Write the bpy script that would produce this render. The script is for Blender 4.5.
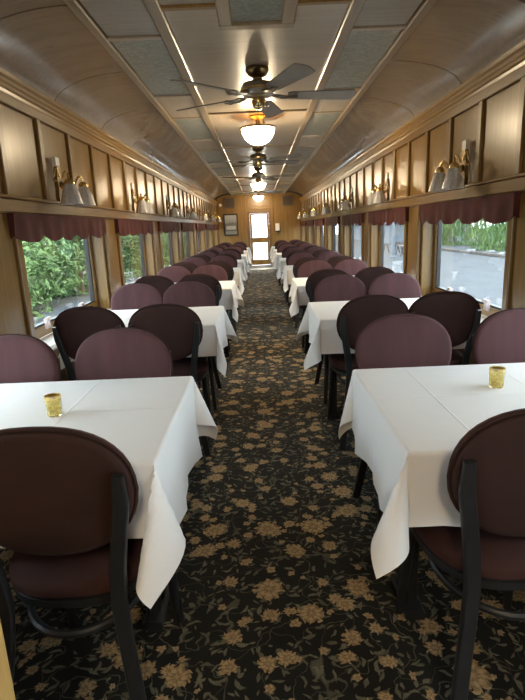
import bpy, math, random
from mathutils import Vector, Matrix
random.seed(7)
PI = math.pi
sc = bpy.context.scene
for o in list(bpy.data.objects): bpy.data.objects.remove(o)
C = sc.collection

# ------------------------------------------------------------------ camera, sky, exposure
def make_camera():
    f, pitch, roll, yaw, cx, cz = 508.58, 13.594, 2.347, -0.1227, -0.0322, 1.3071
    p, r, y = (math.radians(a) for a in (pitch, roll, yaw))
    fw = Vector((math.sin(y)*math.cos(p), math.cos(y)*math.cos(p), -math.sin(p)))
    rt = Vector((math.cos(y), -math.sin(y), 0)); up = rt.cross(fw)
    i = rt*math.cos(r) - up*math.sin(r); j = rt*math.sin(r) + up*math.cos(r)
    cd = bpy.data.cameras.new('camera'); co = bpy.data.objects.new('camera', cd); C.objects.link(co)
    m = Matrix((i, j, -fw)).transposed().to_4x4(); m.translation = Vector((cx, 0, cz)); co.matrix_world = m
    cd.sensor_fit = 'VERTICAL'; cd.sensor_height = 36; cd.sensor_width = 27; cd.lens = f/700*36
    cd.clip_start = .05; cd.clip_end = 500
    sc.camera = co
make_camera()
SKY_COLOUR = (0.82, 0.91, 1.0, 1); SKY_STRENGTH = 6.0
LAMP_STRENGTH = 60; LAMP_UP_WATTS = 6
w = bpy.data.worlds.new('world'); sc.world = w; w.use_nodes = True
w.node_tree.nodes['Background'].inputs[0].default_value = SKY_COLOUR
w.node_tree.nodes['Background'].inputs[1].default_value = SKY_STRENGTH
sc.view_settings.view_transform = 'Standard'; sc.view_settings.look = 'None'
sc.view_settings.gamma = 1; sc.view_settings.use_curve_mapping = False
sc.view_settings.exposure = 0.9

# ------------------------------------------------------------------ materials
M = {}
class NT:
    def __init__(s, name):
        s.m = bpy.data.materials.new(name); s.m.use_nodes = True; s.t = s.m.node_tree
        s.b = s.t.nodes['Principled BSDF']; M[name] = s.m
    def n(s, typ, **kw):
        x = s.t.nodes.new(typ)
        for k, v in kw.items(): setattr(x, k, v)
        return x
    def put(s, sock, v):
        if hasattr(v, 'is_linked') or isinstance(v, bpy.types.NodeSocket): s.t.links.new(v, sock)
        elif v is not None: sock.default_value = v
    def ma(s, op, a, b=None, c=None, clamp=False):
        x = s.n('ShaderNodeMath', operation=op, use_clamp=clamp)
        for k, v in enumerate((a, b, c)):
            if v is not None: s.put(x.inputs[k], v)
        return x.outputs[0]
    def vm(s, op, a, b=None):
        x = s.n('ShaderNodeVectorMath', operation=op); s.put(x.inputs[0], a)
        if b is not None: s.put(x.inputs[1], b)
        return x.outputs['Value'] if op in ('LENGTH', 'DOT_PRODUCT', 'DISTANCE') else x.outputs[0]
    def mix(s, f, a, b):
        x = s.n('ShaderNodeMix', data_type='RGBA'); s.put(x.inputs[0], f); s.put(x.inputs[6], a); s.put(x.inputs[7], b)
        return x.outputs[2]
    def noise(s, vec, scale, detail=3, rough=.55, dist=0):
        x = s.n('ShaderNodeTexNoise'); s.put(x.inputs['Vector'], vec)
        x.inputs['Scale'].default_value = scale; x.inputs['Detail'].default_value = detail
        x.inputs['Roughness'].default_value = rough; x.inputs['Distortion'].default_value = dist
        return x.outputs['Fac']
    def ramp(s, f, lo, hi):   # linear 0..1 between lo and hi
        x = s.n('ShaderNodeMapRange'); s.put(x.inputs[0], f); s.put(x.inputs[1], lo); s.put(x.inputs[2], hi)
        return x.outputs[0]
    def obco(s, rand=True):
        v = s.n('ShaderNodeTexCoord').outputs['Object']
        if not rand: return v
        r = s.n('ShaderNodeObjectInfo').outputs['Random']
        c = s.n('ShaderNodeCombineXYZ'); k = s.ma('MULTIPLY', r, 37.0)
        for q in range(3): s.put(c.inputs[q], k)
        return s.vm('ADD', v, c.outputs[0])
    def set(s, **kw):
        for k, v in kw.items(): s.put(s.b.inputs[k.replace('_', ' ')], v)
        return s
    def bump(s, h, strength, dist=.01):
        x = s.n('ShaderNodeBump'); x.inputs['Strength'].default_value = strength
        x.inputs['Distance'].default_value = dist; s.put(x.inputs['Height'], h); s.put(s.b.inputs['Normal'], x.outputs[0])
def col(*c): return (c[0], c[1], c[2], 1)
def plain(name, c, rough=.5, metal=0, var=.0, vscale=8, bump=0, bscale=200, **kw):
    t = NT(name); v = t.obco()
    if var:
        f = t.noise(v, vscale)
        t.set(Base_Color=t.mix(t.ramp(f, .3, .7), col(*[x*(1-var) for x in c]), col(*[min(1, x*(1+var)) for x in c])))
    else: t.set(Base_Color=col(*c))
    t.set(Roughness=rough, Metallic=metal, **kw)
    if bump: t.bump(t.noise(v, bscale, 2), bump, .002)
    return t
def wood(name, c1, c2, axis, rough=.38, scale=1, bump=.08, coat=.0):
    t = NT(name); v = t.obco()
    s = [38*scale]*3; s['xyz'.index(axis)] = 2.2*scale
    vv = t.vm('MULTIPLY', v, tuple(s))
    a = t.noise(vv, 1, 5, .65, .6)
    big = t.noise(t.vm('MULTIPLY', v, tuple(x*.12 for x in s)), 1, 2)
    s2 = [140*scale]*3; s2['xyz'.index(axis)] = 5*scale
    pore = t.noise(t.vm('MULTIPLY', v, tuple(s2)), 1, 2)
    f = t.ma('ADD', t.ma('MULTIPLY', t.ramp(a, .32, .68), .65), t.ma('MULTIPLY', t.ramp(big, .3, .7), .35))
    base = t.mix(f, col(*c1), col(*c2))
    base = t.mix(t.ma('MULTIPLY', t.ramp(pore, .56, .72), .35), base, col(*[x*.55 for x in c1]))
    t.set(Base_Color=base, Roughness=rough, Coat_Weight=coat, Coat_Roughness=.10)
    if bump: t.bump(pore, bump, .002)
    return t
OAK1, OAK2 = (.145, .074, .016), (.265, .148, .036)
wood('oak_v', OAK1, OAK2, 'z', .36); wood('oak_y', OAK1, OAK2, 'y', .36); wood('oak_x', OAK1, OAK2, 'x', .36)
wood('oak_pale_v', (.185, .096, .019), (.30, .172, .040), 'z', .28); wood('oak_pale_y', (.22, .118, .028), (.36, .212, .056), 'y', .3)
wood('oak_dark_v', (.10, .052, .02), (.17, .095, .038), 'z', .4); wood('oak_dark_y', (.10, .052, .02), (.17, .095, .038), 'y', .4)
wood('partition_wood', (.42, .24, .07), (.62, .40, .14), 'z', .4)
CL1, CL2 = (.42, .345, .25), (.53, .445, .335)
wood('ceil_wood_y', CL1, CL2, 'y', .30, .6, .04); wood('ceil_wood_x', CL1, CL2, 'x', .30, .6, .04)
wood('ceil_cove', (.26, .20, .138), (.335, .265, .19), 'x', .24, .5, .015, .6)
wood('ceil_batten', (.27, .20, .125), (.36, .28, .18), 'y', .34, .6, .03)
wood('ceil_lined', (.27, .235, .185), (.40, .355, .285), 'x', .32, 1.3, .15)
plain('ceil_back', (.03, .022, .014), .7)
def mottled():
    t = NT('mottled_glass'); v = t.obco()
    a = t.noise(v, 9, 6, .75, 3.5); b = t.noise(v, 60, 3, .6)
    f = t.ma('ADD', t.ma('MULTIPLY', t.ramp(a, .35, .65), .7), t.ma('MULTIPLY', b, .3))
    t.set(Base_Color=t.mix(f, col(.13, .145, .115), col(.46, .475, .40)), Roughness=.3)
    t.bump(a, .4, .004)
mottled()
def carpet():
    t = NT('carpet'); p = t.n('ShaderNodeTexCoord').outputs['Object']
    wob = t.n('ShaderNodeTexNoise'); t.put(wob.inputs['Vector'], p); wob.inputs['Scale'].default_value = 30
    wob.inputs['Detail'].default_value = 1
    pj = t.vm('ADD', p, t.vm('MULTIPLY', t.vm('SUBTRACT', wob.outputs['Color'], (.5, .5, .5)), (.026, .026, 0)))
    def cell(scale, off, rnd=.8, vec=None):
        q = t.vm('ADD', vec or pj, (off, off*1.7, 0))
        vo = t.n('ShaderNodeTexVoronoi', voronoi_dimensions='2D', feature='F1'); t.put(vo.inputs['Vector'], q)
        vo.inputs['Scale'].default_value = scale; vo.inputs['Randomness'].default_value = rnd
        d = t.vm('SUBTRACT', q, vo.outputs['Position'])
        s = t.n('ShaderNodeSeparateXYZ'); t.put(s.inputs[0], d)
        c = t.n('ShaderNodeSeparateColor'); t.put(c.inputs[0], vo.outputs['Color'])
        return s.outputs[0], s.outputs[1], c.outputs[0], c.outputs[1], c.outputs[2]
    def soft(x, e): return t.ramp(x, 0.0, e)
    def flower(scale, off, R0, R1, petals, keep):
        x, y, r1, r2, r3 = cell(scale, off)
        r = t.ma('SQRT', t.ma('ADD', t.ma('MULTIPLY', x, x), t.ma('MULTIPLY', y, y)))
        ang = t.ma('ADD', t.ma('ADD', t.ma('ARCTAN2', y, x), t.ma('MULTIPLY', r2, 6.28)), t.ma('MULTIPLY', t.noise(p, 45, 1), 1.2))
        R = t.ma('MULTIPLY_ADD', r1, R1-R0, R0)
        ca = t.ma('COSINE', t.ma('MULTIPLY', ang, petals)); cb = t.ma('COSINE', t.ma('MULTIPLY', ang, petals*1.6))
        edge = t.ma('MULTIPLY', R, t.ma('ADD', .85, t.ma('ADD', t.ma('MULTIPLY', ca, .09), t.ma('MULTIPLY', cb, .07))))
        mask = t.ma('MULTIPLY', soft(t.ma('SUBTRACT', edge, r), .003), t.ma('LESS_THAN', r3, keep))
        q = t.ma('DIVIDE', r, R)
        shade = t.ma('ADD', t.ma('MULTIPLY', t.ma('COSINE', t.ma('MULTIPLY', q, 13.0)), .25), t.ma('MULTIPLY', ca, .3))
        return mask, t.ramp(shade, -.5, .5)
    def leaf(scale, off, L, wd, keep, vec=None):
        x, y, r1, r2, r3 = cell(scale, off, .95, vec)
        a = t.ma('MULTIPLY', r1, 6.28); ca = t.ma('COSINE', a); sa = t.ma('SINE', a)
        u = t.ma('ADD', t.ma('MULTIPLY', x, ca), t.ma('MULTIPLY', y, sa))
        v = t.ma('SUBTRACT', t.ma('MULTIPLY', y, ca), t.ma('MULTIPLY', x, sa))
        v = t.ma('ADD', v, t.ma('MULTIPLY', t.ma('MULTIPLY', u, u), 9.0))
        uu = t.ma('DIVIDE', u, t.ma('MULTIPLY_ADD', r2, L*.6, L*.6))
        e = t.ma('MULTIPLY', t.ma('SUBTRACT', 1.0, t.ma('MULTIPLY', uu, uu)), wd)
        return t.ma('MULTIPLY', soft(t.ma('SUBTRACT', e, t.ma('ABSOLUTE', v)), .0025), t.ma('LESS_THAN', r3, keep))
    m1, s1 = flower(5.0, 0, .036, .066, 9, .8)
    m2, s2 = flower(7.6, 3.3, .022, .038, 8, .7)
    m3, s3 = flower(11.5, 8.1, .012, .022, 5, .4)
    l1 = leaf(14, 1.1, .028, .008, .8); l2 = leaf(17, 5.7, .022, .0065, .75); l3 = leaf(23, 9.2, .016, .0055, .7)
    nv = t.noise(pj, 5.5, 1, .4); vine = t.ma('SUBTRACT', 1.0, t.ramp(t.ma('ABSOLUTE', t.ma('SUBTRACT', nv, .5)), .0025, .006))
    nv2 = t.noise(t.vm('ADD', pj, (7, 3, 0)), 7.5, 1, .4); vine2 = t.ma('SUBTRACT', 1.0, t.ramp(t.ma('ABSOLUTE', t.ma('SUBTRACT', nv2, .47)), .0025, .006))
    fine = t.noise(p, 260, 2)
    base = t.mix(t.ramp(t.noise(p, 3), .3, .7), col(.0075, .0068, .0055), col(.012, .0115, .0092))
    green = t.mix(t.ramp(t.noise(p, 9), .35, .65), col(.10, .098, .066), col(.20, .185, .125))
    lm = t.ma('MAXIMUM', l1, t.ma('MAXIMUM', l2, l3)); vv = t.ma('MULTIPLY', t.ma('MAXIMUM', vine, vine2), .6)
    c = t.mix(t.ma('MAXIMUM', vv, lm), base, green)
    tan1, tan2 = col(.22, .145, .070), col(.55, .39, .21)
    for m, s in ((m3, s3), (m2, s2), (m1, s1)): c = t.mix(m, c, t.mix(s, tan1, tan2))
    c = t.mix(t.ma('MULTIPLY', t.ramp(fine, .35, .7), .35), c, col(.012, .011, .009))
    t.set(Base_Color=c, Roughness=.95, Sheen_Weight=.14, Sheen_Roughness=.4, Specular_IOR_Level=.2)
    t.bump(fine, .5, .003)
carpet()
def fabric(name, c, sheen, nap=0):
    t = NT(name); v = t.obco()
    f = t.noise(t.vm('MULTIPLY', v, (14, 14, 1.2)), 1, 3) if nap else t.noise(v, 9, 3)
    t.set(Base_Color=t.mix(t.ramp(f, .3, .7), col(*[x*.82 for x in c]), col(*[x*1.15 for x in c])), Roughness=.85,
          Sheen_Weight=sheen, Sheen_Roughness=.4, Sheen_Tint=col(.75, .6, .6), Specular_IOR_Level=.25)
    t.bump(t.noise(v, 420, 2), .35, .0015)
fabric('seat_front', (.078, .034, .036), .18, 1); fabric('seat_back', (.036, .0155, .0125), .05)
fabric('seat_cushion', (.045, .0165, .0135), .06); fabric('valance', (.082, .021, .018), .10)
def linen():
    t = NT('linen'); v = t.n('ShaderNodeTexCoord').outputs['Object']
    s = t.n('ShaderNodeSeparateXYZ'); t.put(s.inputs[0], v)
    def crease(x, at, wd=.004):
        return t.ma('SUBTRACT', 1.0, t.ramp(t.ma('ABSOLUTE', t.ma('SUBTRACT', x, at)), 0.0, wd))
    cr = t.ma('ADD', t.ma('ADD', crease(s.outputs[0], .09), crease(s.outputs[0], -.25)), crease(s.outputs[1], .02))
    soft = t.noise(v, 5, 2); weave = t.noise(v, 500, 1)
    h = t.ma('ADD', t.ma('ADD', t.ma('MULTIPLY', cr, .6), t.ma('MULTIPLY', soft, 1.2)), t.ma('MULTIPLY', weave, .06))
    t.set(Base_Color=col(.80, .79, .78), Roughness=.75, Sheen_Weight=.1, Specular_IOR_Level=.3)
    t.bump(h, .5, .006)
linen()
plain('black_metal', (.014, .015, .017), .45, 0, .15, 20)
plain('table_black', (.012, .012, .013), .5, 0, .15, 20); plain('table_board', (.10, .07, .045), .6, 0, .2)
plain('brass', (.80, .62, .30), .22, 1, .15, 30); plain('bronze', (.30, .22, .11), .3, 1, .2, 30)
plain('pewter', (.36, .33, .27), .28, 1, .2, 30)
plain('fan_blade', (.27, .25, .22), .38, 0, .12, 10); plain('white_plastic', (.72, .69, .66), .45, 0, .04)
plain('latch_pink', (.50, .42, .41), .4, 0, .08); plain('gasket', (.012, .012, .012), .5, 0, .1)
plain('sill_paint', (.50, .48, .45), .3, 0, .08, 6); plain('steel', (.55, .57, .60), .3, 1, .1)
plain('dark_frame', (.03, .022, .016), .4, 0, .2, 20); plain('grille', (.12, .085, .055), .5, 0, .15, 30)
plain('wax', (.82, .76, .55), .5, 0, .05)
plain('bark', (.10, .075, .055), .9, 0, .35, 6); plain('soil', (.05, .045, .03), .95, 0, .4, 2)
plain('gravel', (.044, .048, .055), .95, 0, .22, 1.2, .6, 30); plain('concrete', (.42, .42, .42), .9, 0, .1, 2)
plain('lot_white', (.15, .17, .20), .7, 0, .06); plain('lot_roof', (.05, .068, .10), .5, 0, .1)
plain('rock', (.16, .16, .16), .9, 0, .2, 3); plain('timber', (.055, .045, .038), .9, 0, .3, 3); plain('outer_paint', (.10, .02, .02), .5, 0, .1)
def frosted():
    t = NT('frosted_glass'); v = t.obco()
    f = t.noise(t.vm('MULTIPLY', v, (60, 60, 30)), 1, 4, .6, 1.5)
    t.set(Base_Color=t.mix(t.ramp(f, .35, .65), col(.70, .69, .67), col(.96, .95, .94)), Roughness=.18, Transmission_Weight=.6, IOR=1.3)
    t.bump(f, .4, .003)
frosted()
def votive_glass():
    t = NT('amber_glass'); v = t.obco()
    f = t.noise(v, 90, 3)
    t.set(Base_Color=t.mix(t.ramp(f, .4, .6), col(.86, .72, .26), col(.97, .92, .62)), Roughness=.12, Transmission_Weight=.85, IOR=1.3)
votive_glass()
plain('gilt', (.70, .55, .22), .3, .7, .35, 70)
def pane():
    t = NT('pane_glass'); out = t.t.nodes['Material Output']
    tr = t.n('ShaderNodeBsdfTransparent'); tr.inputs[0].default_value = col(.93, .96, .95)
    gl = t.n('ShaderNodeBsdfGlossy'); gl.inputs['Roughness'].default_value = .02
    ge = t.n('ShaderNodeNewGeometry'); ca = t.ma('ABSOLUTE', t.vm('DOT_PRODUCT', ge.outputs['Incoming'], ge.outputs['Normal']))
    fr = t.ma('MULTIPLY_ADD', t.ma('POWER', t.ma('SUBTRACT', 1.0, ca), 5.0), .9, .04)   # reflection of thin glass, both faces alike
    mx = t.n('ShaderNodeMixShader'); t.put(mx.inputs[0], fr)
    t.put(mx.inputs[1], tr.outputs[0]); t.put(mx.inputs[2], gl.outputs[0]); t.put(out.inputs['Surface'], mx.outputs[0])
pane()
def bowl():
    t = NT('lamp_bowl'); t.set(Base_Color=col(.9, .85, .75), Roughness=.3, Emission_Color=col(1, .80, .52), Emission_Strength=LAMP_STRENGTH)
bowl()
def leafmat(name, c1, c2):
    t = NT(name); v = t.n('ShaderNodeTexCoord').outputs['Object']
    a = t.noise(v, 1.1, 2); b = t.noise(v, 6, 2)
    f = t.ma('ADD', t.ma('MULTIPLY', t.ramp(a, .3, .7), .5), t.ma('MULTIPLY', t.ramp(b, .3, .7), .5))
    t.set(Base_Color=t.mix(f, col(*c1), col(*c2)), Roughness=.6, Specular_IOR_Level=.3)
leafmat('leaf_deep', (.02, .05, .016), (.085, .16, .05)); leafmat('leaf_fresh', (.045, .095, .028), (.17, .25, .08))
leafmat('leaf_pale', (.075, .115, .055), (.20, .25, .14))
def photo_print():
    t = NT('photo_print'); g = t.n('ShaderNodeTexCoord').outputs['Object']
    s = t.n('ShaderNodeSeparateXYZ'); t.put(s.inputs[0], g)
    z = s.outputs[2]; x = s.outputs[0]; n1 = t.noise(g, 9, 3)
    c = t.mix(t.ramp(z, -.05, .22), col(.16, .17, .17), col(.36, .37, .37))
    hill = t.ma('LESS_THAN', z, t.ma('MULTIPLY_ADD', n1, .30, -.08))
    c = t.mix(t.ma('MULTIPLY', hill, .75), c, col(.13, .13, .125))
    band = t.ma('MULTIPLY', t.ma('LESS_THAN', t.ma('ABSOLUTE', t.ma('ADD', z, .09)), .055), t.ma('LESS_THAN', t.ma('ABSOLUTE', x), .15))
    c = t.mix(t.ma('MULTIPLY', band, .8), c, col(.48, .48, .47))
    c = t.mix(t.ma('LESS_THAN', z, -.2), c, col(.22, .22, .21))
    t.set(Base_Color=c, Roughness=.2)
photo_print()

# ------------------------------------------------------------------ mesh helpers
class MB:
    def __init__(s): s.v = []; s.f = []
    def add(s, vs, fs):
        k = len(s.v); s.v += [tuple(x) for x in vs]; s.f += [tuple(i+k for i in f) for f in fs]; return s
    def box(s, x0, x1, y0, y1, z0, z1, m=None):
        x0, x1 = sorted((x0, x1)); y0, y1 = sorted((y0, y1)); z0, z1 = sorted((z0, z1))
        vs = [Vector((x, y, z)) for z in (z0, z1) for y in (y0, y1) for x in (x0, x1)]
        if m: vs = [m @ v for v in vs]
        return s.add(vs, [(0,2,3,1),(4,5,7,6),(0,1,5,4),(2,6,7,3),(0,4,6,2),(1,3,7,5)])
    def bbox(s, x0, x1, y0, y1, z0, z1, b=.004):      # box with chamfered long edges
        x0, x1 = sorted((x0, x1)); y0, y1 = sorted((y0, y1)); z0, z1 = sorted((z0, z1))
        d = (x1-x0, y1-y0, z1-z0); ax = d.index(max(d)); b = min(b, sorted(d)[0]*.45)
        lo = [x0, y0, z0]; hi = [x1, y1, z1]; p, q = [k for k in range(3) if k != ax]
        ring = [(lo[p]+b, lo[q]), (hi[p]-b, lo[q]), (hi[p], lo[q]+b), (hi[p], hi[q]-b), (hi[p]-b, hi[q]), (lo[p]+b, hi[q]), (lo[p], hi[q]-b), (lo[p], lo[q]+b)]
        vs = []
        for e in (lo[ax], hi[ax]):
            for a, c in ring:
                u = [0, 0, 0]; u[ax] = e; u[p] = a; u[q] = c; vs.append(u)
        fs = [(k, (k+1) % 8, (k+1) % 8+8, k+8) for k in range(8)] + [tuple(range(7, -1, -1)), tuple(range(8, 16))]
        if ax == 1: fs = [f[::-1] for f in fs]
        return s.add(vs, fs)
    def tube(s, pts, rad, n=8, flat=None, closed=False):
        # flat=(wx, wy): rectangular-ish section, wx along world X, wy across
        pts = [Vector(p) for p in pts]; N = len(pts); vs = []
        rads = rad if isinstance(rad, (list, tuple)) else [rad]*N
        ref = None
        for k, p in enumerate(pts):
            a = pts[(k-1) % N] if (closed or k) else pts[0]; b = pts[(k+1) % N] if (closed or k < N-1) else pts[-1]
            t = (b-a).normalized()
            if flat: e1 = (Vector((1, 0, 0)) - t*t.x).normalized(); e2 = t.cross(e1)
            else:
                if ref is None:
                    ref = Vector((0, 0, 1)) if abs(t.z) < .9 else Vector((1, 0, 0))
                e1 = (ref - t*ref.dot(t)).normalized(); e2 = t.cross(e1); ref = e1
            for q in range(n):
                a = 2*PI*(q+.5)/n; cx, cy = math.cos(a), math.sin(a)
                if flat:
                    e = .45; cx = math.copysign(abs(cx)**e, cx)*flat[0]; cy = math.copysign(abs(cy)**e, cy)*flat[1]; r = rads[k]
                    vs.append(p + (e1*cx+e2*cy)*r)
                else: vs.append(p + (e1*cx+e2*cy)*rads[k])
        fs = []
        for k in range(N if closed else N-1):
            for q in range(n):
                fs.append((k*n+q, k*n+(q+1) % n, ((k+1) % N)*n+(q+1) % n, ((k+1) % N)*n+q))
        if not closed: fs += [tuple(range(n-1, -1, -1)), tuple((N-1)*n+q for q in range(n))]
        return s.add(vs, fs)
    def lathe(s, prof, n=24, c=(0, 0, 0), lobes=0, amp=0):
        vs = []; c = Vector(c)
        for (r, z) in prof:
            for q in range(n):
                a = 2*PI*q/n; rr = r*(1+amp*math.cos(lobes*a)) if lobes else r
                vs.append(c+Vector((rr*math.cos(a), rr*math.sin(a), z)))
        fs = [(k*n+q, k*n+(q+1) % n, (k+1)*n+(q+1) % n, (k+1)*n+q) for k in range(len(prof)-1) for q in range(n)]
        if prof[0][0] > 1e-5: fs.append(tuple(range(n-1, -1, -1)))
        if prof[-1][0] > 1e-5: fs.append(tuple((len(prof)-1)*n+q for q in range(n)))
        return s.add(vs, fs)
    def prism(s, poly, ax, e0, e1):   # polygon in the other two axes, extruded along axis ax
        p, q = [k for k in range(3) if k != ax]; n = len(poly); vs = []
        for e in (e0, e1):
            for a, b in poly:
                u = [0, 0, 0]; u[ax] = e; u[p] = a; u[q] = b; vs.append(u)
        fs = [(k, (k+1) % n, (k+1) % n+n, k+n) for k in range(n)] + [tuple(range(n-1, -1, -1)), tuple(range(n, 2*n))]
        return s.add(vs, fs)
    def mesh(s, name, mat, smooth=False):
        me = bpy.data.meshes.new(name); me.from_pydata(s.v, [], s.f)
        import bmesh
        bm = bmesh.new(); bm.from_mesh(me); bmesh.ops.recalc_face_normals(bm, faces=bm.faces); bm.to_mesh(me); bm.free()
        if smooth:
            me.polygons.foreach_set('use_smooth', [True]*len(me.polygons)); me.set_sharp_from_angle(angle=math.radians(42))
        me.materials.append(M[mat]); return me
    def build(s, name, mat, parent=None, smooth=False, loc=None):
        return place(name, s.mesh(name, mat, smooth), parent, loc)
def place(name, me, parent=None, loc=None, rz=0):
    o = bpy.data.objects.new(name, me); C.objects.link(o); o.parent = parent
    if loc: o.location = loc
    if rz: o.rotation_euler[2] = rz
    return o
def tag(o, label=None, cat=None, group=None, kind=None):
    if label: o['label'] = label
    if cat: o['category'] = cat
    if group: o['group'] = group
    if kind: o['kind'] = kind
    return o
def empty(name, loc=(0, 0, 0), rz=0):
    o = bpy.data.objects.new(name, None); C.objects.link(o); o.location = loc; o.rotation_euler[2] = rz
    o.empty_display_size = .05; return o
def copy_tree(o, parent=None):
    c = o.copy(); C.objects.link(c); c.parent = parent
    for ch in [x for x in o.children]: copy_tree(ch, c)
    return c
ORD = ['first', 'second', 'third', 'fourth', 'fifth', 'sixth', 'seventh', 'eighth', 'ninth']
SIDE = {-1: 'left', 1: 'right'}

# ------------------------------------------------------------------ dimensions (metres)
W = 1.37; Y0, YF = -2.55, 16.87; ZC, ZT = 2.14, 2.325
S1A, S1B, S2A, S2B = .445, .51, .80, .852
BAY = 2.05; WC = 3.69; WW = 1.60                        # window pitch, centre of first window in view, opening width
ZS, ZH = .662, 1.43                                     # sill, head
GX = 1.50                                               # glass plane

# ------------------------------------------------------------------ floor and ground
fl = MB().box(-1.6, 1.6, Y0-.1, YF+.12, -.06, 0).build('floor', 'carpet'); tag(fl, 'dark floral carpet with tan blossoms and leafy vines', 'floor', kind='structure')
MB().bbox(-.45, .45, 16.28, 16.86, .0, .012, .004).build('threshold_plate', 'steel', fl)
g = MB().box(-60, 3.0, -25, 130, -1.35, -1.2).build('ground_shade', 'soil'); tag(g, 'dark soil under the trees outside the left windows', 'ground', kind='structure')
g2 = MB().box(3.0, 60, -25, 130, -1.35, -1.2).build('ground_lot', 'gravel'); tag(g2, 'pale gravel lot outside the right windows', 'ground', kind='structure')
p_ = MB().box(-7.2, -2.2, -10, 110, -1.199, -1.17).build('ground_path', 'gravel'); tag(p_, 'pale gravel path beside the car on the shrub side', 'path', kind='structure')
pl = MB().box(-1.6, 1.6, YF+.5, 70, -.9, -.35).build('added_pale_slab', 'concrete'); tag(pl, 'pale slab added outside the far door to brighten its lower pane', 'slab', kind='structure')  # added slab, pale so that the lower door pane looks washed out with light

# ------------------------------------------------------------------ ceiling
def cove_pts(s, off=0, n=14):
    a, b = 1.345-S2B+.012, ZT-ZC
    return [(s*(S2B-.012+(a+off)*math.cos(t)), ZC+(b+off)*math.sin(t)) for t in [PI/2*k/n for k in range(n+1)]]
def ceiling():
    R, Lf = cove_pts(1, .022), cove_pts(-1, .022)
    prof = [(1.6, ZC-.02)] + R + Lf[::-1] + [(-1.6, ZC-.02)]
    top = [(-1.6, ZT+.12), (1.6, ZT+.12)]
    c = MB().prism(prof+top, 1, Y0-.1, YF+.12).build('ceiling', 'ceil_back'); tag(c, 'brown varnished panelled railway car ceiling with curved coves', 'ceiling', kind='structure')
    # cove panels
    for s in (-1, 1):
        o_ = cove_pts(s, 0); i_ = cove_pts(s, .012); L = BAY/2-.012
        me = MB().prism(o_+i_[::-1], 1, -L/2, L/2).mesh('cove_panel', 'ceil_cove', True)
        y = 3.655-7*BAY/2+BAY/4+.0
        for k in range(40):
            yy = 3.655 + (k-6)*BAY/2 + BAY/4
            if yy-L/2 < Y0 or yy+L/2 > YF: continue
            place('cove_panel', me, c, (0, yy, 0))
    # long battens
    for s in (-1, 1):
        for a, b, d in ((S1A, S1B, .018), (S2A, S2B, .02)):
            MB().bbox(s*a, s*b, Y0, YF, ZT-d, ZT+.02, .006).build('long_batten', 'ceil_batten', c)
    # side strips: mottled and wooden panels
    for s in (-1, 1):
        for k in range(-3, 8):
            y = 3.08 + k*2.07
            for a, b, mt, nm in ((y, y+1.20, 'mottled_glass', 'mottled_panel'), (y+1.25, y+2.02, 'ceil_lined' if k < 0 else 'ceil_wood_y', 'strip_panel')):
                a = max(a, Y0); b = min(b, YF)
                if b-a < .1: continue
                MB().bbox(s*(S1B+.004), s*(S2A-.004), a, b, ZT-.002, ZT+.02, .004).build(nm, mt, c)
                if b+.05 < YF: MB().bbox(s*S1B, s*S2A, b+.004, b+.046, ZT-.012, ZT+.02, .004).build('cross_batten', 'ceil_wood_x', c)
    ys = [-1.4, .62, 2.69] + [4.98+2.04*k for k in range(6)]
    prev = Y0
    for y in ys+[YF]:
        MB().box(-S1A+.003, S1A-.003, prev+.004, y-.02 if y < YF else YF, ZT-.001, ZT+.02).build('centre_panel', 'ceil_wood_x', c)
        if y < YF: MB().bbox(-S1A, S1A, y-.02, y+.02, ZT-.014, ZT+.02, .005).build('cross_batten', 'oak_pale_y' if y == 2.69 else 'ceil_batten', c)
        prev = y+.02
    # roof hatch
    fr = MB()
    for a in ((-.19, .19, 2.40, 2.46), (-.19, .19, 2.85, 2.92), (-.19, -.12, 2.46, 2.85), (.12, .19, 2.46, 2.85)):
        fr.bbox(*a, ZT-.035, ZT, .008)
    h = fr.build('hatch_frame', 'ceil_batten', c); MB().box(-.12, .12, 2.46, 2.85, ZT-.02, ZT-.012).build('hatch_panel', 'mottled_glass', h)
    return c
ceiling()

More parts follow.
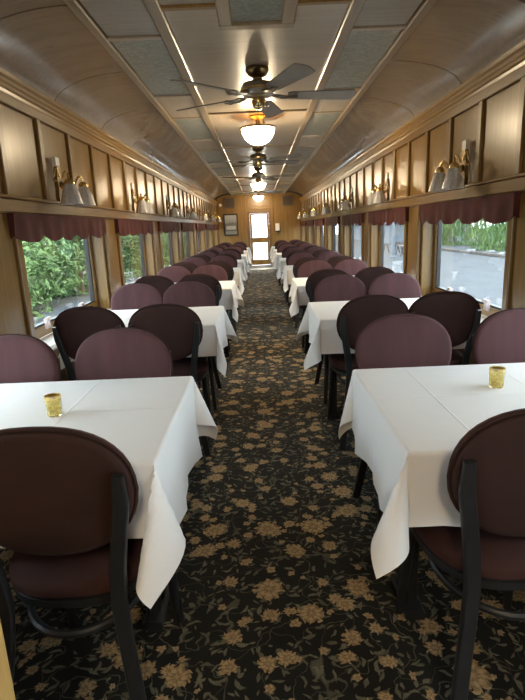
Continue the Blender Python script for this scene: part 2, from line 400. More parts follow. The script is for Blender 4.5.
# ------------------------------------------------------------------ side walls, windows
wcs = [WC + BAY*k for k in range(-2, 7)]
def side_wall(s):
    X = lambda d: s*(W+d)
    m = MB(); O = .16
    m.box(X(0), X(O), Y0-.1, YF+.1, -.05, ZS-.02); m.box(X(0), X(O), Y0-.1, YF+.1, ZH, ZC+.02)
    e = Y0-.1
    for wc in wcs+[None]:
        a = wc-WW/2 if wc else YF+.1
        if a > e: m.box(X(0), X(O), e, a, ZS-.02, ZH)
        if wc: e = wc+WW/2
    wl = m.build('wall_'+SIDE[s], 'oak_v'); tag(wl, 'honey oak panelled wall along the %s side of the car' % SIDE[s], 'wall', kind='structure')
    # rail over the windows, header, cornice, chair rail
    MB().bbox(X(-.04), X(0), Y0, YF, 1.432, 1.508, .008).build('rail', 'oak_y', wl)
    MB().bbox(X(-.055), X(0), Y0, YF, 1.508, 1.522, .005).build('rail_cap', 'oak_pale_y', wl)
    MB().bbox(X(-.026), X(0), Y0, YF, 1.995, 2.065, .004).build('header', 'oak_y', wl)
    prof = [(X(0), 2.05), (X(-.03), 2.05), (X(-.034), 2.066), (X(-.046), 2.072), (X(-.046), 2.088), (X(-.054), 2.096), (X(-.054), 2.112), (X(-.066), 2.122), (X(-.066), 2.142), (X(0), 2.142)]
    MB().prism(prof, 1, Y0, YF).build('cornice', 'oak_pale_y', wl)
    # panels and battens between the rail and the header
    P = BAY/4; bm_ = MB().bbox(X(-.026), X(0), -.03, .03, 1.522, 1.995, .006).mesh('batten', 'oak_v')
    pm = MB().bbox(X(-.006), X(0), -P/2+.032, P/2-.032, 1.526, 1.991, .004).mesh('wood_panel', 'oak_pale_v')
    y = 3.345 - 11*P
    while y < YF:
        if y > Y0+.05 and y < YF-.04: place('batten', bm_, wl, (0, y, 0))
        if y+P-.03 < YF and y > Y0: place('wood_panel', pm, wl, (0, y+P/2, 0))
        y += P
    # pilasters between the windows
    gap = BAY-WW
    pm = MB().bbox(X(-.012), X(0), -gap/2+.075, gap/2-.075, ZS+.02, 1.43, .004).mesh('pilaster_panel', 'oak_v')
    tm = MB().bbox(X(-.03), X(0), -.03, .03, ZS-.02, 1.43, .006).mesh('window_casing', 'oak_v')
    for wc in wcs[:-1]: place('pilaster_panel', pm, wl, (0, wc+BAY/2, 0))
    for wc in wcs:
        for q in (-1, 1): place('window_casing', tm, wl, (0, wc+q*(WW/2+.035), 0))
    # wainscot below the sill
    P2 = BAY/2; pm = MB().bbox(X(-.01), X(0), -P2/2+.03, P2/2-.03, .16, ZS-.06, .004).mesh('wainscot_panel', 'oak_dark_v')
    bm_ = MB().bbox(X(-.022), X(0), -.03, .03, .13, ZS-.06, .005).mesh('wainscot_batten', 'oak_dark_v')
    y = wcs[0]-BAY/2
    while y+P2 < YF:
        place('wainscot_panel', pm, wl, (0, y+P2/2, 0)); place('wainscot_batten', bm_, wl, (0, y, 0)); y += P2
    bb = MB().bbox(X(-.025), X(0), Y0, YF, 0, .13, .006).build('baseboard_'+SIDE[s], 'oak_dark_y'); tag(bb, 'dark wooden baseboard along the %s wall' % SIDE[s], 'baseboard', kind='structure')
    # windows
    me = {}
    j = MB()
    for q in (-1, 1): j.bbox(X(.0), X(O), q*WW/2, q*(WW/2-.035), ZS, ZH, .004)
    j.box(X(0), X(O), -WW/2, WW/2, ZH-.03, ZH); me['window_jamb'] = j.mesh('window_jamb', 'oak_v')
    j = MB(); a = GX-W
    for q in (-1, 1): j.bbox(X(a-.035), X(a+.02), q*(WW/2-.035), q*(WW/2-.085), ZS+.005, ZH-.03, .006)
    j.bbox(X(a-.035), X(a+.02), -WW/2+.035, WW/2-.035, ZS+.002, ZS+.07, .006); j.bbox(X(a-.035), X(a+.02), -WW/2+.035, WW/2-.035, ZH-.07, ZH-.03, .006)
    me['sash'] = j.mesh('sash', 'oak_y')
    j = MB(); u = WW/2-.085
    for q in (-1, 1): j.box(X(a-.02), X(a+.012), q*u, q*(u-.014), ZS+.07, ZH-.07)
    j.box(X(a-.02), X(a+.012), -u, u, ZS+.07, ZS+.084); j.box(X(a-.02), X(a+.012), -u, u, ZH-.084, ZH-.07)
    me['gasket'] = j.mesh('gasket', 'gasket')
    me['pane'] = MB().box(X(a-.003), X(a+.003), -u+.01, u-.01, ZS+.08, ZH-.08).mesh('pane', 'pane_glass')
    me['window_sill'] = MB().bbox(X(-.07), X(.11), -WW/2-.0, WW/2+.0, ZS-.035, ZS, .01).mesh('window_sill', 'sill_paint')
    lt = MB(); x = a-.035
    lt.bbox(X(x-.028), X(x), -.035, .035, ZS+.098, ZS+.122, .008); lt.box(X(x-.018), X(x), -.026, -.016, ZS+.05, ZS+.10); lt.box(X(x-.018), X(x), .016, .026, ZS+.05, ZS+.10)
    lt.bbox(X(x-.01), X(x), -.02, .02, ZS+.045, ZS+.065, .004)
    me['latch'] = lt.mesh('latch', 'latch_pink')
    for k, wc in enumerate(wcs):
        wn = empty('window_%d' % (k+1+(9 if s > 0 else 0)), (0, wc, 0))
        tag(wn, 'oak framed car window, %s from the camera on the %s wall' % (ORD[max(0, k-2)], SIDE[s]) if k >= 2 else 'oak framed car window on the %s wall behind the partition' % SIDE[s], 'window', kind='structure')
        for nm in ('window_jamb', 'sash', 'gasket', 'pane', 'window_sill'): place(nm, me[nm], wn)
        for q in (-.36, .30): place('latch', me['latch'], wn, (0, q, 0))
for s in (-1, 1): side_wall(s)

# ------------------------------------------------------------------ far wall, door and rear wall
def far_wall():
    m = MB(); DX, DZ = .38, 1.80
    m.box(-1.6, -DX, YF, YF+.12, -.05, 2.45); m.box(DX, 1.6, YF, YF+.12, -.05, 2.45); m.box(-DX, DX, YF, YF+.12, DZ, 2.45)
    wl = m.build('wall_far', 'oak_v'); tag(wl, 'oak end wall of the car around the far door', 'wall', kind='structure')
    y = YF
    for s in (-1, 1):
        MB().bbox(s*.38, s*.46, y-.03, y, 0, 2.30, .006).build('pilaster', 'oak_v', wl)
        for a, b in ((.50, .90), (.93, 1.30)):
            MB().bbox(s*a, s*b, y-.008, y, .14, 2.0, .003).build('wood_panel', 'oak_v', wl)
        MB().bbox(s*.46, s*1.34, y-.02, y, 0, .12, .005).build('skirting', 'oak_dark_y', wl)
    MB().bbox(-.38, .38, y-.035, y, 1.86, 1.94, .008).build('lintel', 'oak_x', wl)
    MB().bbox(-.36, .36, y-.012, y, 1.97, 2.27, .006).build('transom_panel', 'oak_x', wl)
    d = empty('door_1', (0, YF+.03, 0)); tag(d, 'narrow wooden door with two tall glass panes at the far end', 'door', kind='structure')
    m = MB()
    for s in (-1, 1): m.bbox(s*.31, s*.38, -.02, .07, 0, 1.80, .006)
    m.bbox(-.31, .31, -.02, .07, 1.735, 1.80, .006); m.build('door_frame', 'oak_dark_v', d)
    m = MB()
    for s in (-1, 1): m.bbox(s*.235, s*.308, 0, .04, .10, 1.732, .004)
    for a, b in ((.10, .27), (.815, .975), (1.685, 1.732)): m.box(-.235, .235, .002, .038, a, b)
    lf = m.build('door_leaf', 'oak_v', d)
    for a, b in ((.27, .815), (.975, 1.685)): MB().box(-.235, .235, .017, .023, a, b).build('pane', 'pane_glass', lf)
    MB().tube([(.27, -.03, .86), (.27, -.03, .98)], .012).tube([(.27, 0, .87), (.27, -.03, .87)], .008).tube([(.27, 0, .97), (.27, -.03, .97)], .008).build('door_handle', 'brass', lf, True)
    MB().bbox(-.38, .38, -.03, .09, 0, .095, .01).build('door_sill', 'steel', d)
far_wall()
rw = MB().box(-1.6, 1.6, Y0-.12, Y0, -.05, 2.45).build('wall_rear', 'oak_v'); tag(rw, 'oak end wall of the car behind the camera', 'wall', kind='structure')

# low partition beside the camera
pt = empty('low_partition', (-.368, .5, 0)); tag(pt, 'pale varnished wooden partition end at lower left beside the nearest chair', 'partition')
MB().bbox(-.10, 0, -.035, .035, 0, .98, .004).build('end_post', 'partition_wood', pt)
MB().box(-.97, -.10, -.02, .02, .0, .98).build('partition_panel', 'partition_wood', pt)
MB().bbox(-.97, -.006, -.034, .034, .98, 1.01, .006).build('cap_rail', 'oak_y', pt)

# ------------------------------------------------------------------ valances
def valance(s, wc, k):
    L = 1.63; n = 96; rnd = random.Random(31*k+s); D = .046
    cuts = [0]; 
    while cuts[-1] < 1: cuts.append(cuts[-1]+rnd.choice((.11, .16, .2, .24)))
    cuts[-1] = 1.0
    if cuts[-1]-cuts[-2] < .08: cuts.pop(-2)
    def bottom(t):
        for a, b in zip(cuts, cuts[1:]):
            if t <= b+1e-9:
                q = (t-a)/(b-a); return -.118-.042*math.sin(PI*min(1, max(0, q)))**.7
        return -.12
    ph = rnd.random()*6
    path = [(0, -L/2)] + [(-D, -L/2+L*k_/n) for k_ in range(n+1)] + [(0, L/2)]
    m = MB(); rows = 6; out = []; inn = []
    for q, (x, y) in enumerate(path):
        t = min(1, max(0, (y+L/2)/L)); b = bottom(t) if 0 < q < len(path)-1 else -.14
        for r in range(rows+1):
            z = b*r/rows; a = r/rows
            dx = -.007*a*math.sin(26*t+ph)-.005*a*math.sin(61*t+ph*2) if 0 < q < len(path)-1 else 0
            out.append((s*(W+x+dx-.001), y, z)); inn.append((s*(W+x+dx+.004), min(max(y, -L/2+.004), L/2-.004), z))
    N = len(path); R = rows+1; m.v = out+inn; K = len(out)
    for q in range(N-1):
        for r in range(rows):
            i = q*R+r; m.f.append((i, i+1, i+R+1, i+R)); m.f.append((K+i, K+i+R, K+i+R+1, K+i+1))
        for r in (0, rows):
            i = q*R+r; m.f.append((i, i+R, K+i+R, K+i))
    v = empty('valance', (0, wc, 1.432))
    m.build('scalloped_cloth', 'valance', v, True)
    MB().bbox(s*(W-D+.006), s*(W), -L/2+.006, L/2-.006, -.012, -.001, .002).build('mounting_board', 'oak_dark_y', v)
    tag(v, 'burgundy scalloped valance over the %s window from the camera, %s wall' % (ORD[k-2], SIDE[s]), 'valance', 'burgundy valances over the windows')
for s in (-1, 1):
    for k, wc in enumerate(wcs):
        if k >= 2: valance(s, wc-.085, k)

# ------------------------------------------------------------------ chairs
def superell(a, b, e, n):
    return [(a*math.copysign(abs(math.cos(t))**e, math.cos(t)), b*math.copysign(abs(math.sin(t))**e, math.sin(t))) for t in [2*PI*k/n for k in range(n)]]
def pad(front, a, b, thick, e=.85, n=40, rings=5, curve=.25):
    """domed cushion in the XZ plane; front=+1 bulges towards +Y"""
    m = MB(); prof = [(1.0, 0), (1.0, .55), (.975, .85), (.92, 1.0), (.6, 1.1), (.0, 1.14)]
    pts = superell(a, b, e, n); vs = []
    for r, h in prof[:-1]:
        for x, z in pts:
            # widest above the middle, narrower at the bottom
            zz = z*r; k = 1-.10*max(0, -zz/b)**1.3
            xx = x*r*k; vs.append((xx, front*h*thick + curve*xx*xx, zz))
    fs = [(k*n+q, k*n+(q+1) % n, (k+1)*n+(q+1) % n, (k+1)*n+q) for k in range(len(prof)-2) for q in range(n)]
    vs.append((0, front*prof[-1][1]*thick, 0)); c = len(vs)-1; k = len(prof)-2
    fs += [(k*n+q, k*n+(q+1) % n, c) for q in range(n)]
    fs.append(tuple(range(n)))
    return m.add(vs, fs)
def make_chair():
    root = empty('dining_chair')
    tilt = math.radians(-9)
    R = Matrix.Translation((0, -.238, .740)) @ Matrix.Rotation(-tilt, 4, 'X')
    def tf(m):
        m.v = [tuple(R @ Vector(v)) for v in m.v]; return m
    b = tf(pad(1, .208, .170, .026)).build('backrest', 'seat_front', root, True)
    k = tf(pad(-1, .204, .166, .016)).build('back_panel', 'seat_back', root, True); k['label'] = 'darker maroon rear cover of the backrest'
    loop = [(x, .25*x*x, z) for x, z in [(px*(1-.10*max(0, -pz/.170)**1.3), pz) for px, pz in superell(.2095, .1715, .85, 40)]]
    tf(MB().tube(loop, .0045, 6, closed=True)).build('piping', 'seat_back', b, True)
    # seat: rounded trapezoid cushion
    m = MB(); n = 40; pts = [(x*(1.0+.10*y/.21), y) for x, y in superell(.205, .21, .72, n)]
    prof = [(.94, .437), (1.0, .447), (1.0, .462), (.97, .475), (.9, .483), (.5, .490)]
    vs = [(x*r, y*r, z) for r, z in prof for x, y in pts]; fs = [(q_*n+q, q_*n+(q+1) % n, (q_+1)*n+(q+1) % n, (q_+1)*n+q) for q_ in range(len(prof)-1) for q in range(n)]
    vs.append((0, 0, .492)); fs += [((len(prof)-1)*n+q, (len(prof)-1)*n+(q+1) % n, len(vs)-1) for q in range(n)]; fs.append(tuple(range(n)))
    m.add(vs, fs).build('seat', 'seat_cushion', root, True)
    m = MB(); pr = [(.96, .405), (1.0, .412), (1.0, .432), (.95, .437)]
    vs = [(x*r*.97, y*r*.97, z) for r, z in pr for x, y in pts]; fs = [(q_*n+q, q_*n+(q+1) % n, (q_+1)*n+(q+1) % n, (q_+1)*n+q) for q_ in range(3) for q in range(n)]
    fs += [tuple(range(n)), tuple(3*n+q for q in range(n))]
    m.add(vs, fs).build('seat_frame', 'black_metal', root, True)
    for s in (-1, 1):
        P = [(.195, -.30, .0), (.180, -.275, .10), (.162, -.25, .22), (.146, -.230, .34), (.138, -.222, .44), (.146, -.226, .54), (.164, -.243, .64), (.180, -.258, .72), (.184, -.272, .80)]
        MB().tube([(s*x, y-.003, z) for x, y, z in P], [1, 1, 1, 1, 1.05, 1.05, 1, .95, .7], 10, flat=(.0185, .0125)).build('rear_leg', 'black_metal', root, True)
        P = [(.165, .165, .425), (.170, .178, .28), (.178, .196, .12), (.186, .212, .0)]
        MB().tube([(s*x, y, z) for x, y, z in P], [.019, .0175, .016, .014], 10).build('front_leg', 'black_metal', root, True)
    ring = [(.155*math.cos(a), -.02+.200*math.sin(a), .35) for a in [2*PI*k/32 for k in range(32)]]
    MB().tube(ring, .011, 8, closed=True).build('ring_stretcher', 'black_metal', root, True)
    return root
chair0 = make_chair(); used = False
def place_chair(x, y, rz, label):
    global used
    c = copy_tree(chair0) if used else chair0; used = True
    c.location = (x, y, 0); c.rotation_euler[2] = rz
    tag(c, label, 'chair', 'burgundy dining chairs with oval backs')

# ------------------------------------------------------------------ tables, cloths, candle holders
TX0, TX1, TD, TH = .318, 1.215, .76, .745
TCY = [1.548, 3.385, 5.235, 7.09, 8.95, 10.81, 12.67, 14.53]
def make_table():
    root = empty('dining_table'); a = (TX1-TX0)/2
    MB().bbox(-a+.004, a-.004, -TD/2+.004, TD/2-.004, TH-.03, TH-.002, .004).build('table_top', 'table_board', root)
    for q in (-1, 1): MB().box(-a+.08, a-.08, q*(TD/2-.08), q*(TD/2-.10), TH-.09, TH-.03).build('apron', 'table_black', root)
    for q in (-1, 1):
        x = q*(a-.125)
        for d in (-.035, .035):
            MB().bbox(x-.02, x+.02, d-.018, d+.018, .03, TH-.03, .005).build('column', 'table_black', root)
        MB().bbox(x-.035, x+.035, -.10, .10, 0, .03, .008).build('foot', 'table_black', root)
    return root
def cloth_mesh(seed, s, fix=None):
    rnd = random.Random(seed); a, b = (TX1-TX0)/2+.004, TD/2+.004
    # overhang on the four sides: aisle side, wall side, near, far
    hx = {-s: .245+rnd.uniform(-.015, .015), s: .20}; hy = {1: .20+rnd.uniform(-.02, .02), -1: .185+rnd.uniform(-.012, .02)}
    if seed == 3: hx[1] = .268; hy[-1] = .205
    r = .010
    def axis(h0, h1, a):
        ins = [-a+r+(2*a-2*r)*k/10 for k in range(11)]
        f = [0.15, .3, .45, .6, .8, 1.2, 1.8, 2.8, 4.2] ; n = 11
        def out(h): 
            e = [x*r for x in f]; st = e[-1]; return e+[st+(h+r-st)*(k+1)/n for k in range(n)]
        return [-a+r-x for x in out(h0)][::-1]+ins+[a-r+x for x in out(h1)]
    us = axis(hx[-1], hx[1], a); vs_ = axis(hy[-1], hy[1], b)
    ph = {k: rnd.uniform(0, 6.28) for k in ((1, 0), (-1, 0), (0, 1), (0, -1))}
    cor = {(p, q): (rnd.uniform(.17, .27), rnd.uniform(-.5, .5), rnd.uniform(.7, 1.1)) for p in (-1, 1) for q in (-1, 1)}
    cor.update(fix or {})
    def bend(d):      # distance past the bend start -> (outward, drop)
        if d <= 0: return d, 0
        if d < r*PI/2: return r*math.sin(d/r), r*(1-math.cos(d/r))
        return r, r+d-r*PI/2
    V = []
    for v in vs_:
        for u in us:
            du, dv = abs(u)-(a-r), abs(v)-(b-r); p, q = (1 if u > 0 else -1), (1 if v > 0 else -1)
            if du <= 0 and dv <= 0: V.append((u, v, 0)); continue
            if dv <= 0:
                o, z = bend(du); t = z; w_ = (.05*t + .055*t*math.sin(v*17+ph[(p, 0)]) + .03*t*math.sin(v*31+2*ph[(p, 0)]))*min(1, (b-abs(v))/.12+.0)
                V.append((p*(a-r+o+max(w_, 0)), v, -z)); continue
            if du <= 0:
                o, z = bend(dv); t = z; w_ = (.05*t + .055*t*math.sin(u*15+ph[(0, q)]) + .03*t*math.sin(u*29+2*ph[(0, q)]))*min(1, (a-abs(u))/.12)
                V.append((u, q*(b-r+o+max(w_, 0)), -z)); continue
            R_ = math.hypot(du, dv); t = math.atan2(dv, du)/(PI/2); al, skew, kap = cor[(p, q)]
            o, z = bend(R_); fall = z
            # flute: direction runs a loop from straight down, out at the corner and back
            co = al*(1-math.cos(2*PI*t)); cp = al*kap*math.sin(2*PI*t)*math.cos(PI*(t-.5)*.6)
            ex = (co*math.cos(PI/4+skew*.6)-cp*.7071); ey = (co*math.sin(PI/4+skew*.6)+cp*.7071)
            nrm = 1/math.sqrt(1+ex*ex+ey*ey)
            c0, s0 = math.cos(t*PI/2), math.sin(t*PI/2)
            V.append((p*(a-r+o*c0+fall*ex*nrm), q*(b-r+o*s0+fall*ey*nrm), -fall*nrm if fall > r else -fall))
    nu = len(us); m = MB(); m.v = V
    m.f = [(j*nu+i, j*nu+i+1, (j+1)*nu+i+1, (j+1)*nu+i) for j in range(len(vs_)-1) for i in range(nu-1)]
    return m
def make_votive():
    r = empty('candle_holder')
    g = MB().lathe([(.0, .004), (.0175, .004), (.0205, .010), (.0232, .066), (.0255, .066), (.023, .006), (.0195, .0), (.0, .0)], 24).build('glass_cup', 'amber_glass', r, True)
    MB().lathe([(.0236, .0585), (.0258, .0585), (.0260, .0675), (.0236, .0675), (.0236, .0585)], 24, lobes=8, amp=.015).build('gilt_rim', 'gilt', g, True)
    MB().lathe([(0, .0062), (.0190, .0062), (.0205, .026), (0, .024)], 20).build('wax', 'wax', r, True)
    return r
tab0, vot0 = make_table(), make_votive(); first = True
for s in (-1, 1):
    for k, cy in enumerate(TCY):
        cx = s*(TX0+TX1)/2; n = ORD[k]; sd = SIDE[s]
        t = tab0 if first else copy_tree(tab0); t.location = (cx, cy, 0)
        tag(t, 'dark-legged dining table under the cloth, %s from the camera in the %s row' % (n, sd), 'table', 'dining tables in two rows')
        cl = cloth_mesh(50*k+7*(s+1)+3, s, None if k else {-1: {(1, -1): (.15, .8, 2.4), (1, 1): (.20, 0, .9)}, 1: {(-1, -1): (.20, -.5, 1.0), (-1, 1): (.12, 0, 1.0)}}[s]).build('tablecloth', 'linen', None, True, (cx, cy, TH+.0035))
        tag(cl, 'white tablecloth with hanging corners on the %s table of the %s row' % (n, sd), 'tablecloth', 'white tablecloths')
        v = vot0 if first else copy_tree(vot0)
        rnd = random.Random(900+k*3+s)
        v.location = ({-1: (-.706, 1.535), 1: (.750, 1.64)}[s] if k == 0 else (cx+rnd.uniform(-.05, .05), cy+rnd.uniform(-.05, .05)))+(TH+.004,)
        tag(v, 'small amber glass candle holder on the %s table of the %s row' % (n, sd), 'candle holder', 'amber candle holders on the tables')
        first = False
        for near in (1, 0):
            for wall in (0, 1):
                if k == 0 and near and wall: continue
                x = {0: .600, 1: 1.020}[wall]+rnd.uniform(-.008, .008); dy = rnd.uniform(-.025, .025); rz = rnd.uniform(-.05, .05)
                if k == 0 and near: x = .542 if s < 0 else .585; dy = 0; rz = .0
                if k == 0 and not near: x = ({0: .645, 1: 1.10} if s < 0 else {0: .58, 1: 1.10})[wall]; dy = (-.07, -.12)[wall] if s < 0 else 0
                y = cy-TD/2-.13+.24+dy if near else cy+TD/2+.265-.24+dy
                lb = 'burgundy chair, %s seat on the %s side of the %s table, %s row' % (('aisle', 'window')[wall], ('far', 'near')[near], n, sd)
                place_chair(s*x, y, rz+(0 if near else PI), lb)

# ------------------------------------------------------------------ wall sconces
def make_sconce():
    """mounted on a wall at x=0 facing +X"""
    r = empty('wall_sconce')
    m = MB(); out = [(y_*1.45, z_) for y_, z_ in [(-.026, -.11), (.026, -.11), (.034, -.075), (.026, -.03), (.032, .03), (.026, .09), (.012, .115), (-.012, .115), (-.026, .09), (-.032, .03), (-.026, -.03), (-.034, -.075)]]
    m.prism(out, 0, 0, .024); m.lathe([(.0, 0), (.020, 0), (.024, .012), (.012, .028), (0, .032)], 14)
    k = len(m.v)-5*14
    m.v[k:] = [(v[2]+.022, v[0], v[1]) for v in m.v[k:]]
    b = m.build('backplate', 'bronze', r, True)
    MB().bbox(.0, .022, -.032, .032, .115, .172, .005).build('switch_plate', 'white_plastic', r)
    for q in (-1, 1):
        P = [(.02, 0, -.01), (.05, q*.02, -.03), (.085, q*.05, -.015), (.105, q*.075, .035), (.115, q*.10, .062), (.125, q*.122, .050), (.128, q*.13, .012)]
        pts = []
        for i in range(len(P)-1):
            for t in (0, .34, .67): pts.append(Vector(P[i]).lerp(Vector(P[i+1]), t))
        pts.append(Vector(P[-1]))
        pts = [pts[0]]+[(pts[i-1]+pts[i]*2+pts[i+1])/4 for i in range(1, len(pts)-1)]+[pts[-1]]
        a = MB().tube(pts, .0075, 7).build('arm', 'brass', r, True)
        MB().lathe([(.006, .028), (.018, .024), (.030, .010), (.032, -.008), (.026, -.010), (.0, -.010)], 18, (.128, q*.13, 0)).build('fitter_cup', 'brass', a, True)
        MB().lathe([(.027, -.008), (.036, -.02), (.050, -.055), (.060, -.095), (.071, -.132), (.0675, -.132), (.0565, -.095), (.0465, -.055), (.032, -.02), (.024, -.010)], 32, (.128, q*.13, 0), lobes=8, amp=.035).build('glass_shade', 'frosted_glass', r, True)
        sp = [(.03+.01*t, q*(.03+.105*t), .045+.055*math.sin(t*3.2)*(1-.3*t)) for t in [i/10 for i in range(11)]]
        cur = [(.04, q*(.135+.022*math.sin(a_)), .042-.022*(1-math.cos(a_))*.8) for a_ in [i*.55 for i in range(1, 9)]]
        MB().tube(sp+cur, .005, 6).build('scroll', 'brass', r, True)
    return r
sc0 = make_sconce(); f_ = True
for s in (-1, 1):
    for k in range(7):
        c = sc0 if f_ else copy_tree(sc0); f_ = False
        c.location = (s*(W-.027), 3.51+BAY*k, 1.628); c.rotation_euler[2] = 0 if s < 0 else PI
        tag(c, 'brass wall sconce with two frosted tulip shades, %s from the camera, %s wall' % (ORD[k], SIDE[s]), 'sconce', 'brass two-shade sconces along the walls')

# ------------------------------------------------------------------ ceiling fans and lamps
def make_fan():
    r = empty('ceiling_fan')
    MB().lathe([(0, 0), (.075, 0), (.078, -.02), (.06, -.045), (.03, -.06), (.03, -.085), (0, -.085)], 28).build('canopy', 'bronze', r, True)
    h = MB().lathe([(0, -.08), (.05, -.08), (.098, -.095), (.112, -.12), (.112, -.15), (.095, -.172), (.06, -.182), (0, -.182)], 32).build('motor_housing', 'pewter', r, True)
    MB().lathe([(.1125, -.128), (.118, -.130), (.118, -.141), (.1125, -.143)], 32).build('trim_band', 'brass', h, True)
    MB().lathe([(0, -.182), (.042, -.182), (.046, -.20), (.040, -.235), (.024, -.250), (.0, -.254)], 24).build('switch_housing', 'brass', r, True)
    n = 18; L0, L1 = .20, .665
    up, vs, fs = [], [], []
    for t in [i/n for i in range(n+1)]:
        x = L0+(L1-L0)*t; wd = (.048+.022*t)*(1 if .04 < t < .93 else (.75 if t < .5 else math.sqrt(max(0.08, 1-((t-.93)/.07)**2))))
        up.append((x, wd))
    pts = [(x, -w_) for x, w_ in up]+[(x, w_) for x, w_ in up[::-1]]; N = len(pts); pit = math.radians(-12)
    for z in (0, .007):
        for x, y in pts: vs.append((x, y*math.cos(pit), -.172+y*math.sin(pit)+z))
    fs = [tuple(range(N-1, -1, -1)), tuple(range(N, 2*N))]+[(i, (i+1) % N, (i+1) % N+N, i+N) for i in range(N)]
    bm_ = MB().add(vs, fs).mesh('blade', 'fan_blade')
    b2 = MB()
    for q in (-1, 1):
        b2.tube([(.095, q*.012, -.168), (.13, q*.030, -.172), (.165, q*.034, -.178), (.20, q*.024, -.180), (.235, q*.030, -.1765+q*.006), (.262, q*.012, -.1765)], .0055, 6)
    b2.tube([(.10, 0, -.17), (.15, 0, -.178), (.20, 0, -.182), (.265, 0, -.180)], .005, 6)
    bk = b2.mesh('blade_bracket', 'pewter', True)
    for k in range(5):
        a = math.radians(6-72*k)
        o = place('blade', bm_, r, None, a); place('blade_bracket', bk, o)
    MB().tube([(.03, -.03, -.24), (.03, -.03, -.33)], .0012, 5).lathe([(0, -.33), (.006, -.335), (.006, -.35), (0, -.355)], 8, (.03, -.03, 0)).build('pull_chain', 'brass', r)
    return r
fan0 = make_fan()
FY = [3.69, 7.10, 9.45, 13.5]
for k, y in enumerate(FY):
    c = fan0 if k == 0 else copy_tree(fan0)
    c.location = (0, y, ZT); c.rotation_euler[2] = [0, .5, .9, .25][k]
    tag(c, 'five-bladed ceiling fan with ornate metal hub, %s from the camera' % ORD[k], 'ceiling fan', 'ceiling fans down the middle')
def make_lamp():
    r = empty('ceiling_lamp')
    MB().lathe([(0, 0), (.085, 0), (.085, -.012), (.05, -.03), (.02, -.035), (.02, -.075), (0, -.075)], 28).build('ceiling_base', 'bronze', r, True)
    MB().lathe([(.150, -.108), (.170, -.100), (.176, -.108), (.170, -.118), (.150, -.118), (.150, -.108)], 36).build('rim_ring', 'bronze', r, True)
    for q in range(3):
        a = q*2*PI/3+.5; MB().tube([(.03*math.cos(a), .03*math.sin(a), -.03), (.158*math.cos(a), .158*math.sin(a), -.106)], .004, 6).build('bracket', 'bronze', r, True)
    MB().lathe([(.156, -.112), (.150, -.150), (.128, -.195), (.095, -.228), (.05, -.250), (0, -.258)], 36).build('glass_bowl', 'lamp_bowl', r, True)
    MB().lathe([(0, -.255), (.012, -.258), (.008, -.272), (0, -.282)], 12).build('finial', 'brass', r, True)
    return r
lamp0 = make_lamp(); LY = [5.18, 11.4, 16.0, -1.0]
LB = ['large lit glass bowl lamp behind the nearest ceiling fan', 'lit glass bowl ceiling lamp in the middle of the car', 'lit glass bowl ceiling lamp nearest the far door', 'lit glass bowl ceiling lamp behind the camera']
for k, y in enumerate(LY):
    c = lamp0 if k == 0 else copy_tree(lamp0); c.location = (0, y, ZT); tag(c, LB[k], 'ceiling lamp', 'glass bowl ceiling lamps')
    ld = bpy.data.lights.new('lamp_bulb', 'POINT'); ld.energy = LAMP_UP_WATTS; ld.color = (1, .72, .40); ld.shadow_soft_size = .03
    lo = bpy.data.objects.new('lamp_bulb', ld); C.objects.link(lo); lo.parent = c; lo.location = (0, 0, -.14)

# ------------------------------------------------------------------ things on the far wall
pf = empty('framed_picture', (-.917, YF-.012, 1.412)); tag(pf, 'dark framed grey photograph hanging left of the far door', 'picture')
m = MB()
for a in ((-.23, .23, .30, .34), (-.23, .23, -.34, -.30), (-.23, -.19, -.30, .30), (.19, .23, -.30, .30)): m.bbox(a[0], a[1], -.03, .0, a[2], a[3], .006)
m.build('frame', 'dark_frame', pf); MB().box(-.19, .19, -.012, -.006, -.30, .30).build('print', 'photo_print', pf)
bx = empty('wall_box', (.575, YF-.012, 1.265)); tag(bx, 'small pale box with dark lower edge mounted right of the far door', 'box')
MB().bbox(-.065, .065, -.08, .0, -.09, .135, .012).build('housing', 'white_plastic', bx); MB().bbox(-.07, .07, -.085, .0, -.135, -.092, .01).build('lower_tray', 'dark_frame', bx)
for s in (-1, 1):
    gl = empty('wall_grille', (s*.92, YF-.01, 2.09)); tag(gl, 'brown slatted grille high on the end wall %s' % ('above the framed picture' if s < 0 else 'above the small pale box'), 'grille', 'grilles high on the end wall')
    m = MB()
    for a in ((-.165, .165, .13, .16), (-.165, .165, -.16, -.13), (-.165, -.135, -.13, .13), (.135, .165, -.13, .13)): m.bbox(a[0], a[1], -.03, .0, a[2], a[3], .005)
    m.build('frame', 'grille', gl); MB().box(-.135, .135, -.006, 0, -.13, .13).build('backing', 'dark_frame', gl)
    sm = MB().bbox(-.135, .135, -.024, -.008, -.008, .008, .004).mesh('slat', 'grille')
    for k in range(9): place('slat', sm, gl, (0, 0, -.116+k*.029))
dt = MB().lathe([(0, .035), (.025, .034), (.045, .022), (.055, .0)], 20).build('smoke_detector', 'white_plastic', None, True, (-1.235, YF-.001, 2.03))
dt.rotation_euler[0] = PI/2; tag(dt, 'round white smoke detector near the left corner of the end wall', 'detector')

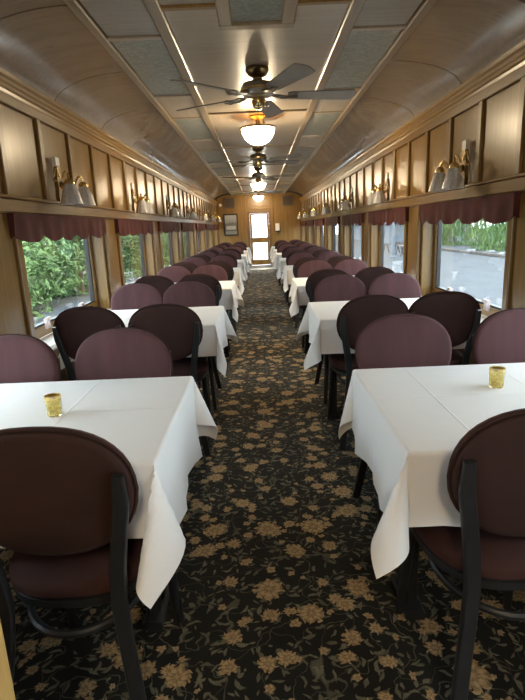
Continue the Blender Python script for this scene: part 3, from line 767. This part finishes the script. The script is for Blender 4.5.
# ------------------------------------------------------------------ outside
def foliage(n, rx, ry, rz_, zc, leaf, seed, droop=0):
    rnd = random.Random(seed); m = MB()
    blobs = [(rnd.uniform(-.7, .7)*rx, rnd.uniform(-.7, .7)*ry, zc+rnd.uniform(-.98, .6)*rz_, rnd.uniform(.30, .55)) for _ in range(26)]
    for _ in range(n):
        bx_, by, bz, br = rnd.choice(blobs); d = Vector((rnd.gauss(0, 1), rnd.gauss(0, 1), rnd.gauss(0, 1))).normalized()*rnd.uniform(.7, 1.05)
        c = Vector((bx_+d.x*rx*br, by+d.y*ry*br, max(.05, bz+d.z*rz_*br)))
        nrm = (d+Vector((rnd.gauss(0, .5), rnd.gauss(0, .5), .5+rnd.gauss(0, .4)))).normalized()
        t = nrm.cross(Vector((rnd.gauss(0, 1), rnd.gauss(0, 1), rnd.gauss(0, .6)-droop))).normalized(); b = nrm.cross(t)
        if droop: b = (b*.3+Vector((0, 0, -1))).normalized()
        l = leaf*rnd.uniform(.6, 1.3); wd = l*(.42 if not droop else .22)
        m.add([c-b*l*.5, c+t*wd*.5+nrm*l*.06, c+b*l*.5-nrm*l*.1, c-t*wd*.5+nrm*l*.06], [(0, 1, 2, 3)])
    me = bpy.data.meshes.new('foliage'); me.from_pydata(m.v, [], m.f); return me
def plant(name, x, y, rx, ry, h, n, leaf, mat, seed, label, group, trunk=.12, droop=0):
    r = empty(name, (x, y, -1.2)); tag(r, label, 'shrub' if 'shrub' in name else 'tree', group)
    me = foliage(n, rx, ry, h*.5, h*.52, leaf, seed, droop); me.materials.append(M[mat])
    f = place('foliage', me, r); f['kind'] = 'stuff'
    m = MB(); rnd = random.Random(seed)
    m.tube([(0, 0, -.05), (.05, .04, h*.3), (-.05, .1, h*.6), (.05, .05, h*.85)], [trunk, trunk*.85, trunk*.6, trunk*.25], 8)
    for q in range(4):
        a = rnd.uniform(0, 6.28); z = h*rnd.uniform(.25, .5)
        m.tube([(0, .05, z), (rx*.4*math.cos(a), ry*.4*math.sin(a), z+h*.2), (rx*.7*math.cos(a), ry*.7*math.sin(a), z+h*.35)], [trunk*.5, trunk*.3, trunk*.1], 6)
    m.build('trunk', 'bark', r, True)
GL, GR = 'greenery outside the left windows', 'greenery outside the right windows'
ysl = [3, 8.5, 13.5, 18, 22.5, 27.5, 33, 39, 46, 54, 63, 74, 87, 102]
for k, y in enumerate(ysl):
    sz = 1+max(0, y-18)/60
    plant('broadleaf_shrub', -7.9-(k % 2)*1.0, y, 2.4*sz, 3.0*sz, 3.6*(1+.25*(k % 3)), 5200, .24*sz, ('leaf_fresh', 'leaf_deep', 'leaf_fresh')[k % 3], 100+k,
          'leafy green shrub outside the left windows, %s along the path' % (ORD+['tenth', 'eleventh', 'twelfth', 'thirteenth', 'fourteenth'])[k], GL, .07)
for k, y in enumerate([4, 16, 25, 36, 50, 68, 90]):
    plant('broadleaf_tree', -21-(k % 2)*2.5, y, 4.0, 5.5, 7.5, 3800, .42, 'leaf_deep', 300+k, 'tall dark tree behind the left shrubs, %s along the path' % ORD[k], GL, .22)
for k, y in enumerate([14, 21, 28, 34, 40, 46, 52]):
    plant('willow_tree', 19.5+(k % 2)*1.5, y, 3.4, 4.2, 6.8+.7*(k % 3), 5200, .55, ('leaf_fresh', 'leaf_pale')[k % 2], 500+k, 'pale green drooping tree at the edge of the lot, %s along' % ORD[k], GR, .15, 1.2)
kb = MB().bbox(15.2, 15.5, 8, 58, -1.2, -1.0, .03).build('timber_kerb', 'timber'); tag(kb, 'dark timber kerb at the far edge of the gravel lot', 'kerb')
for k, (x, y) in enumerate(((15.9, 33.5), (15.8, 38.5), (16.1, 36.2))):
    b = MB().prism([(-.35, 0), (.35, 0), (.25, .22), (-.1, .30), (-.3, .2)], 1, -.3, .3).build('pale_rock', 'rock', None, False, (x, y, -1.2)); b.rotation_euler[2] = k
    tag(b, 'pale rock lying by the timber kerb, %s from the car' % ('nearest', 'farthest', 'middle one')[k], 'rock', 'pale rocks by the kerb')
bd = empty('lot_building', (19, 72, -1.2)); tag(bd, 'long white building with blue-grey roof across the lot', 'building')
MB().box(-4.5, 4.5, -14, 14, 0, 2.3).build('wall', 'lot_white', bd)
MB().prism([(-5, 2.3), (5, 2.3), (4.4, 3.6), (0, 4.1), (-4.4, 3.6)], 1, -14.5, 14.5).build('roof', 'lot_roof', bd)
wm = MB().box(-4.56, -4.48, -.7, .7, .9, 1.8).mesh('window', 'lot_roof')
for k in range(7): place('window', wm, bd, (0, -11+k*3.6, 0))
for k, (x, y) in enumerate(((9.4, 36.5), (13, 62))):
    p = MB().tube([(0, 0, 0), (0, 0, 5.2)], [.13, .10], 12).lathe([(.22, 0), (.22, .12), (.13, .16)], 12).build('lot_pole', 'lot_white', None, True, (x, y, -1.2))
    tag(p, ('white post standing in the gravel lot near the second right window', 'white post standing farther off near the long building')[k], 'post', 'white posts in the lot')
for k, (x, y) in enumerate(((10.6, 38.6), (10.8, 42.5), (12.4, 45.5))):
    r = empty('picnic_bench', (x, y, -1.2), .4*k); tag(r, 'dark timber bench in the gravel lot, %s from the car' % ('nearest', 'middle one', 'farthest')[k], 'bench', 'dark benches in the lot')
    for a in (-.12, .12): MB().bbox(a-.1, a+.1, -.9, .9, .70, .75, .01).build('plank', 'timber', r)
    for q in (-.7, .7):
        for a in (-.3, .3): MB().tube([(a, q, 0), (a*.3, q, .70)], .04, 6).build('leg', 'timber', r)
